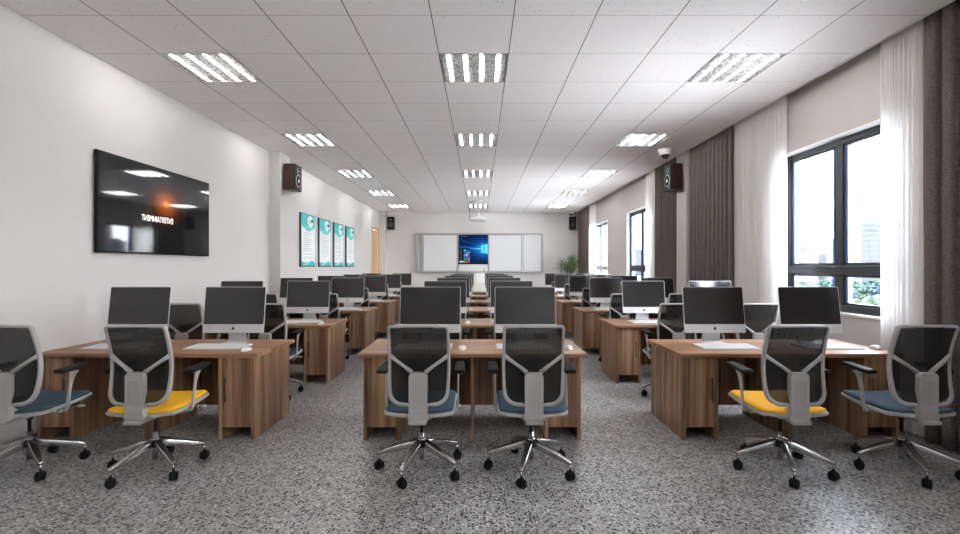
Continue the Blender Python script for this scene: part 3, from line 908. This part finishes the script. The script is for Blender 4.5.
LOGO = emis('emblem_glow', (.10,.72,.95), .45)
flatpiece('window_emblem', [([(.765,.385),(.850,.374),(.850,.508),(.765,.508)], LOGO), ([(.765,.538),(.850,.538),(.850,.672),(.765,.660)], LOGO),
    ([(.880,.37),(.995,.352),(.995,.508),(.880,.508)], LOGO), ([(.880,.538),(.995,.538),(.995,.692),(.880,.676)], LOGO)], ds)
B1 = emis('tile_blue', (.02,.20,.72), .38); B2 = emis('tile_azure', (.12,.45,.95), .38); G1 = emis('tile_green', (.02,.55,.08), .38)
R1 = emis('tile_red', (.75,.05,.05), .38); K1 = emis('tile_pink', (.65,.10,.42), .38); DK = emis('menu_dark', (.010,.014,.024), .38); WH = emis('menu_white', (.9,.9,.9), .38); LB = emis('tile_pale', (.45,.72,.95), .38)
tiles = [(rect(.0,.15,.06,.55), DK), (rect(.15,.375,.06,.55), DK), (rect(.0,.28,.935,.975), DK), (rect(.03,.27,.952,.965), emis('menu_grey', (.25,.25,.28), .38))]
cols = [(.165,.225),(.235,.295),(.305,.365)]
seq = [[B2,B1,B1],[B1,B2,B2],[B2,LB,K1],[B1,B2,K1],[G1,B1,B2],[G1,R1,R1]]
for r, rowm in enumerate(seq):
    za = .50-r*.078
    for k, mt in enumerate(rowm): tiles.append((rect(cols[k][0], cols[k][1]+.008, za-.066, za), mt))
tiles.append((rect(.02,.27,.058,.098), WH)); tiles.append((rect(0,1,0,.045), DK))
for r in range(9): tiles.append((rect(.03,.10,.13+r*.044,.138+r*.044), emis('menu_text', (.25,.3,.35), .38)))
flatpiece('start_menu', tiles, ds, -.0556)
tag(ds, 'lit blue display screen set in the middle of the whiteboard', 'screen')

# lectern
l = empty('lectern', (.03, 16.6, 0))
m = MB(); m.box(-.27, .27, -.22, .22, 0, .95, CREAM, .01, 2); m.build('lectern_body', l)
m = MB(); m.box(-.215, .205, -.12, .22, .951, 1.30, CREAM, .008, 2); m.box(-.14,.19,-.125,-.118,.98,1.28, WHITE); m.build('lectern_top', l)
m = MB(); m.box(-.29, .29, -.26, .24, .945, .965, WHITE, .004); m.build('lectern_ledge', l)
m = MB(); m.cyl((.11,.03,1.30), (.11,.03,1.36), .006, .005, BLACKP, 8); m.cyl((.11,.03,1.36),(.11,.02,1.42),.014,.012,BLACKP,10); m.build('microphone', l)
tag(l, 'cream lectern with microphone standing before the far board', 'lectern')

# ------------------------------------------------------------------ wall television
TVY0, TVY1, TVZ0, TVZ1 = 4.71, 6.66, 1.65, 2.69
tv = empty('wall_television', (XL, (TVY0+TVY1)/2, TVZ0)); L = (TVY1-TVY0)/2; H2 = TVZ1-TVZ0
m = MB(); m.box(.012, .045, -L, L, 0, H2, BLACKP, .004, 2); m.build('bezel', tv)
def tv_mat():
    m, nt, b = new_mat('television_picture')
    b.inputs['Base Color'].default_value = (.012,.012,.013,1); b.inputs['Roughness'].default_value = .04; b.inputs['Specular IOR Level'].default_value = .30
    tc = nt.nodes.new('ShaderNodeTexCoord'); mp = nt.nodes.new('ShaderNodeMapping')
    mp.inputs['Location'].default_value = (0, -.06, -.62); nt.links.new(tc.outputs['Object'], mp.inputs['Vector'])
    ln = nt.nodes.new('ShaderNodeVectorMath'); ln.operation = 'MULTIPLY'; ln.inputs[1].default_value = (0, 1.0, 1.35)
    nt.links.new(mp.outputs[0], ln.inputs[0])
    le = nt.nodes.new('ShaderNodeVectorMath'); le.operation = 'LENGTH'; nt.links.new(ln.outputs[0], le.inputs[0])
    r = nt.nodes.new('ShaderNodeValToRGB'); e = r.color_ramp.elements
    e[0].position = 0; e[0].color = (.75,.22,.025,1); e[1].position = .42; e[1].color = (0,0,0,1)
    q = e.new(.08); q.color = (.25,.055,.004,1); q = e.new(.24); q.color = (.035,.007,.0005,1)
    nt.links.new(le.outputs['Value'], r.inputs[0]); nt.links.new(r.outputs[0], b.inputs['Emission Color'])
    b.inputs['Emission Strength'].default_value = .6
    return m
m = MB(); m.box(.0452, .048, -L+.012, L-.012, .018, H2-.012, tv_mat()); m.build('screen', tv)
def text_mesh(body, size, mt, ext=.0006, spacing=1.0):
    cu = bpy.data.curves.new('letters', 'FONT'); cu.body = body; cu.size = size; cu.extrude = ext; cu.align_x = 'CENTER'; cu.space_character = spacing
    o = bpy.data.objects.new('letters', cu); COL.objects.link(o)
    dg = bpy.context.evaluated_depsgraph_get(); me = bpy.data.meshes.new_from_object(o.evaluated_get(dg))
    bpy.data.objects.remove(o); me.materials.clear(); me.materials.append(mt)
    return me
me = text_mesh('ENTERTAINMENT', .098, emis('screen_lettering', (.9,.87,.82), .8), .0008, .97)
# lettering runs mirrored on the screen: local x -> -Y of the wall plane as seen from the room
for v in me.vertices:
    x, y, z = v.co; v.co = (.0492+z*.3, -.085-x*.72, y)
me.update()
o = bpy.data.objects.new('screen_lettering', me); COL.objects.link(o); o.parent = tv; o.location = (0, 0, .385)
tag(tv, 'large black flat television on the left wall', 'television')

# ------------------------------------------------------------------ posters
TEAL = mat('teal_print', (.02,.50,.52), .4); TEAL2 = mat('light_teal_print', (.22,.68,.68), .4); PAPER = mat('poster_paper', (.80,.82,.83), .35)
INK = mat('grey_ink', (.42,.46,.48), .5); DARKI = mat('dark_ink', (.05,.055,.06), .4); PFR = mat('dark_poster_frame', (.06,.06,.065), .4)
SKIN = mat('warm_print', (.78,.55,.42), .5)
PY = [10.09, 11.24, 12.38, 13.52]; PW, PH, PZ = .86, 1.18, 1.505
def arc(cx, cz, rx, rz, a0, a1, n=18): return [(cx+rx*math.cos(a0+(a1-a0)*k/n), cz+rz*math.sin(a0+(a1-a0)*k/n)) for k in range(n+1)]
for k, y in enumerate(PY):
    c = empty('framed_poster', (XL, y+PW/2, PZ))
    h = PW/2
    m = MB(); m.box(.001, .042, -h, h, 0, PH, PFR, .003); m.build('poster_frame', c)
    m = MB()
    m.box(.0422, .0440, -h+.022, h-.022, .022, PH-.022, PAPER)
    xi = -h+.022; xa = h-.022; zt = PH-.022
    X0, X1 = .0442, .0450
    m.prism([(xi, zt), (xi, zt-.25)]+arc(0, zt-.25, h-.022, .075, PI, 2*PI)+[(xa, zt)], 0, X0, X1, TEAL)
    m.prism([(xi, zt-.20), (xi, zt-.245)]+arc(0, zt-.25, h-.022, .045, PI, 2*PI)[1:-1]+[(xa, zt-.245), (xa, zt-.235)]+arc(0, zt-.235, h-.03, .035, 0, -PI)[1:-1], 0, X1, X1+.0006, TEAL2)
    m.prism(arc(.12, zt-.135, .17, .125, 0, 2*PI, 28)[:-1], 0, X1+.0007, X1+.0013, PAPER)
    m.prism(arc(.22, zt-.12, .085, .045, -.6, 4.2, 16), 0, X1+.0014, X1+.0019, DARKI)
    m.prism(arc(.05, zt-.15, .05, .07, 0, 2*PI, 16)[:-1], 0, X1+.0014, X1+.0019, SKIN if k % 2 == 0 else TEAL2)
    # footer: rising wave with a peak
    m.prism([(xi, .022), (xa, .022), (xa, .085), (.28, .13), (.20, .15), (.10, .105), (-.05, .085), (-.2, .10), (xi, .115)], 0, X0, X1, TEAL)
    m.prism([(-.28, .05), (-.05, .05), (-.05, .066), (-.28, .066)], 0, X1, X1+.0006, PAPER)
    rr = random.Random(k); wt = (.16, .26, .13, .18)[k]
    m.prism([(-wt, .80), (wt, .80), (wt, .832), (-wt, .832)], 0, X0, X1, mat('title_ink', (.20,.52,.55), .5))
    z = .745
    while z > .19:
        a = -.30; b = rr.uniform(.05, .32); m.prism([(a, z), (b, z), (b, z+.011), (a, z+.011)], 0, X0, X1, INK); z -= rr.choice((.045, .045, .075))
    m.build('poster_print', c)
    tag(c, 'tall teal and white poster on left wall, %s' % ('nearest, beside the pillar', 'second from the pillar', 'third from the pillar', 'farthest, closest to the door')[k], 'poster', 'teal posters on the left wall')

# ------------------------------------------------------------------ potted tree
t = empty('potted_tree', (3.30, 17.05, 0))
BARK = mat('bark', (.16,.12,.08), .8); LEAF = mat('leaf_green', (.035,.062,.010), .5); LEAF2 = mat('leaf_light', (.085,.125,.022), .5); SOIL = mat('soil', (.05,.035,.025), .9)
m = MB(); m.lathe([(.14,0),(.16,.01),(.20,.36),(.21,.38),(.19,.38),(.18,.33)], WHITE, 24); m.build('plant_pot', t)
m = MB(); m.lathe([(.176,.315),(.176,.335)], SOIL, 20); m.build('soil', t)
m = MB(); m.sweep([(0,0,.3),(.01,0,.7),(-.01,.01,1.1),(.01,0,1.4),(0,0,1.75)], rsec(.035,.035,.5), BARK, ref=(0,1,0), scale=[(1,1),(.9,.9),(.8,.8),(.7,.7),(.3,.3)])
rt = random.Random(21); tips = []
for k in range(22):
    a = rt.uniform(0, 2*PI); z0 = rt.uniform(1.2, 1.6); l_ = rt.uniform(.25, .46); up = rt.uniform(.1, .42)
    p0 = Vector((0, 0, z0)); p1 = Vector((math.cos(a)*l_*.5, math.sin(a)*l_*.5, z0+up*.6)); p2 = Vector((math.cos(a)*l_, math.sin(a)*l_, z0+up*.75))
    m.sweep([p0, p1, p2], rsec(.010,.010,.5), BARK, ref=(.13,.21,.96), scale=[(1,1),(.7,.7),(.3,.3)]); tips += [p0.lerp(p1, .6), p1, p1.lerp(p2, .5), p2]
m.build('trunk', t)
m = MB()
for k in range(2600):
    c0 = rt.choice(tips)+Vector((rt.gauss(0,.07), rt.gauss(0,.07), rt.gauss(.02,.075)))
    d = Vector((rt.uniform(-1,1), rt.uniform(-1,1), rt.uniform(-.4,.8))).normalized(); sd = d.cross(Vector((rt.uniform(-1,1), rt.uniform(-1,1), rt.uniform(-1,1)))).normalized()
    s = rt.uniform(.035, .06); up = d.cross(sd)*s*.12
    pts = [c0, c0+d*s*.5+sd*s*.28+up, c0+d*s, c0+d*s*.5-sd*s*.28+up]
    vs = [m.bm.verts.new(q) for q in pts]; i = m.mi(LEAF if rt.random() < .55 else LEAF2); f = m.bm.faces.new(vs); f.material_index = i
m.build('foliage', t, recalc=False)
tag(t, 'small leafy green tree in a pot in the far right corner', 'plant')

# ------------------------------------------------------------------ outdoors
GR = mat('meadow', (.030,.038,.033), .9, spec=0, var=.35, vscale=.03); HZ = mat('hazy_concrete', (.052,.053,.056), .8, spec=0); HW = mat('hazy_windows', (.040,.043,.048), .8, spec=0)
WAT = mat('pale_water', (.03,.042,.055), .8, spec=0)
ZG = -15
BOUNCE_GROUND = mat('pale_bounce_ground', (.85,.84,.82), .8); DARK_GROUND = mat('dark_near_ground', (.07,.07,.07), .9)
struct(MB().box(4.4, 22, -300, 300, ZG-1, ZG, DARK_GROUND).build('dark_ground_outside'))  # unseen dark strip, added to limit bounce onto the ceiling by the windows
struct(MB().box(22, 112, -300, 300, ZG-1, ZG, BOUNCE_GROUND).build('bounce_ground_outside'))  # unseen pale ground, added to bounce sunlight deep onto the ceiling
struct(MB().box(112, 1400, -300, 1600, ZG-1, ZG, GR).build('ground_outside'))
tag(MB().box(60, 330, 470, 560, ZG, ZG+.15, WAT).build('river'), 'pale river crossing the park below the large window', 'river')
rb_ = random.Random(5)
def tower(x, y, w, d, h, label):
    c = empty('tower_block', (x, y, ZG))
    m = MB(); m.box(-w/2, w/2, -d/2, d/2, 0, h, HZ); m.box(-w/4, w/4, -d/4, d/4, h, h+2.5, HZ); m.build('tower_walls', c)
    m = MB(); n = int(h/3.2)
    for k in range(1, n):
        z = k*3.2; m.box(-w/2-.1, w/2+.1, -d/2-.1, d/2+.1, z, z+1.5, HW)
    m.build('window_bands', c)
    tag(c, label, 'building', 'hazy towers beyond the park')
def at(px, Y): return (px-480)/468*Y
k = 0
desc = ['broad hazy tower seen at the sheer curtain edge', 'hazy tower in the near window pane', 'slim hazy tower beside the window mullion', 'low hazy tower in the left pane of the large window', 'faint hazy tower left of the low one', 'faint slender tower far off behind the left pane', 'distant low block seen under the transom line']
for px, Y, w, h in ((869, 300, 26, 46), (855, 430, 18, 52), (838, 520, 16, 46), (822, 560, 26, 30), (808, 640, 20, 36), (799, 760, 22, 48), (632, 900, 40, 50)):
    tower(at(px, Y), Y, w, w*.8, h, desc[k]); k += 1
TC = [mat('tree_crown_a', (.011,.019,.016), .9, spec=0, var=.3, vscale=.6), mat('tree_crown_b', (.017,.025,.019), .9, spec=0, var=.3, vscale=.6), mat('tree_crown_c', (.012,.019,.023), .9, spec=0, var=.3, vscale=.6)]
def tree_proto(i):
    c = empty('park_tree')
    m = MB(); m.cyl((0,0,0), (0,0,4), .35, .2, BARK, 8); m.build('trunk', c)
    m = MB(); r = random.Random(i)
    for k in range(46):
        g = bmesh.ops.create_icosphere(m.bm, subdivisions=2, radius=1)
        q = Vector((r.gauss(0,1.5), r.gauss(0,1.5), r.uniform(3.2,8))); s = r.uniform(.5,1.1)
        for v in g['verts']: v.co = v.co*s*(1+r.uniform(-.35,.25))+q
        m._fin(g['verts'], TC[i], False)
    m.build('tree_crown', c)
    return c
protos = [tree_proto(i) for i in range(3)]
spots = []
while len(spots) < 46:
    Y = 95*math.exp(rb_.uniform(0, 1.1)); px = rb_.uniform(794, 882); X = at(px, Y)
    if all(math.hypot(X-a, Y-b) > 10.5 for a, b in spots): spots.append((X, Y))
for k, (X, Y) in enumerate(spots):
    o = inst(protos[k % 3], (X, Y, ZG), rb_.uniform(0, 6)); q = rb_.uniform(.8, 1.1); o.scale = (q, q, q)
    tag(o, 'rounded park tree far below the large window', 'tree', 'park trees beyond the large window')

# ------------------------------------------------------------------ light
w = bpy.data.worlds.new('sky'); sc.world = w; w.use_nodes = True; nt = w.node_tree
bg = nt.nodes['Background']
tc = nt.nodes.new('ShaderNodeTexCoord'); sp = nt.nodes.new('ShaderNodeSeparateXYZ'); r = nt.nodes.new('ShaderNodeValToRGB')
nt.links.new(tc.outputs['Generated'], sp.inputs[0]); nt.links.new(sp.outputs[2], r.inputs[0])
r.color_ramp.elements[0].position = 0; r.color_ramp.elements[0].color = (1,1,1,1)
r.color_ramp.elements[1].position = .8; r.color_ramp.elements[1].color = (.80,.88,1,1)
e = r.color_ramp.elements.new(.3); e.color = (.97,.98,1,1)
nt.links.new(r.outputs[0], bg.inputs[0]); bg.inputs[1].default_value = 14.0

sd = bpy.data.lights.new('sun', 'SUN'); sd.energy = 135; sd.angle = .01; sd.color = (1, .97, .93)
so = bpy.data.objects.new('sun', sd); COL.objects.link(so)
so.rotation_euler = Vector((.10, -.62, -.78)).to_track_quat('-Z', 'Y').to_euler(); so.location = (10, 30, 60)

vs = sc.view_settings
vs.view_transform = 'Standard'; vs.look = 'None'; vs.gamma = 1; vs.use_curve_mapping = False
vs.exposure = 1.46
cy = sc.cycles
cy.max_bounces = 8; cy.diffuse_bounces = 5; cy.glossy_bounces = 4; cy.transparent_max_bounces = 16; cy.transmission_bounces = 4
cy.caustics_reflective = False; cy.caustics_refractive = False; cy.sample_clamp_indirect = 6
cy.use_denoising = True
try: cy.denoiser = 'OPENIMAGEDENOISE'
except Exception: pass
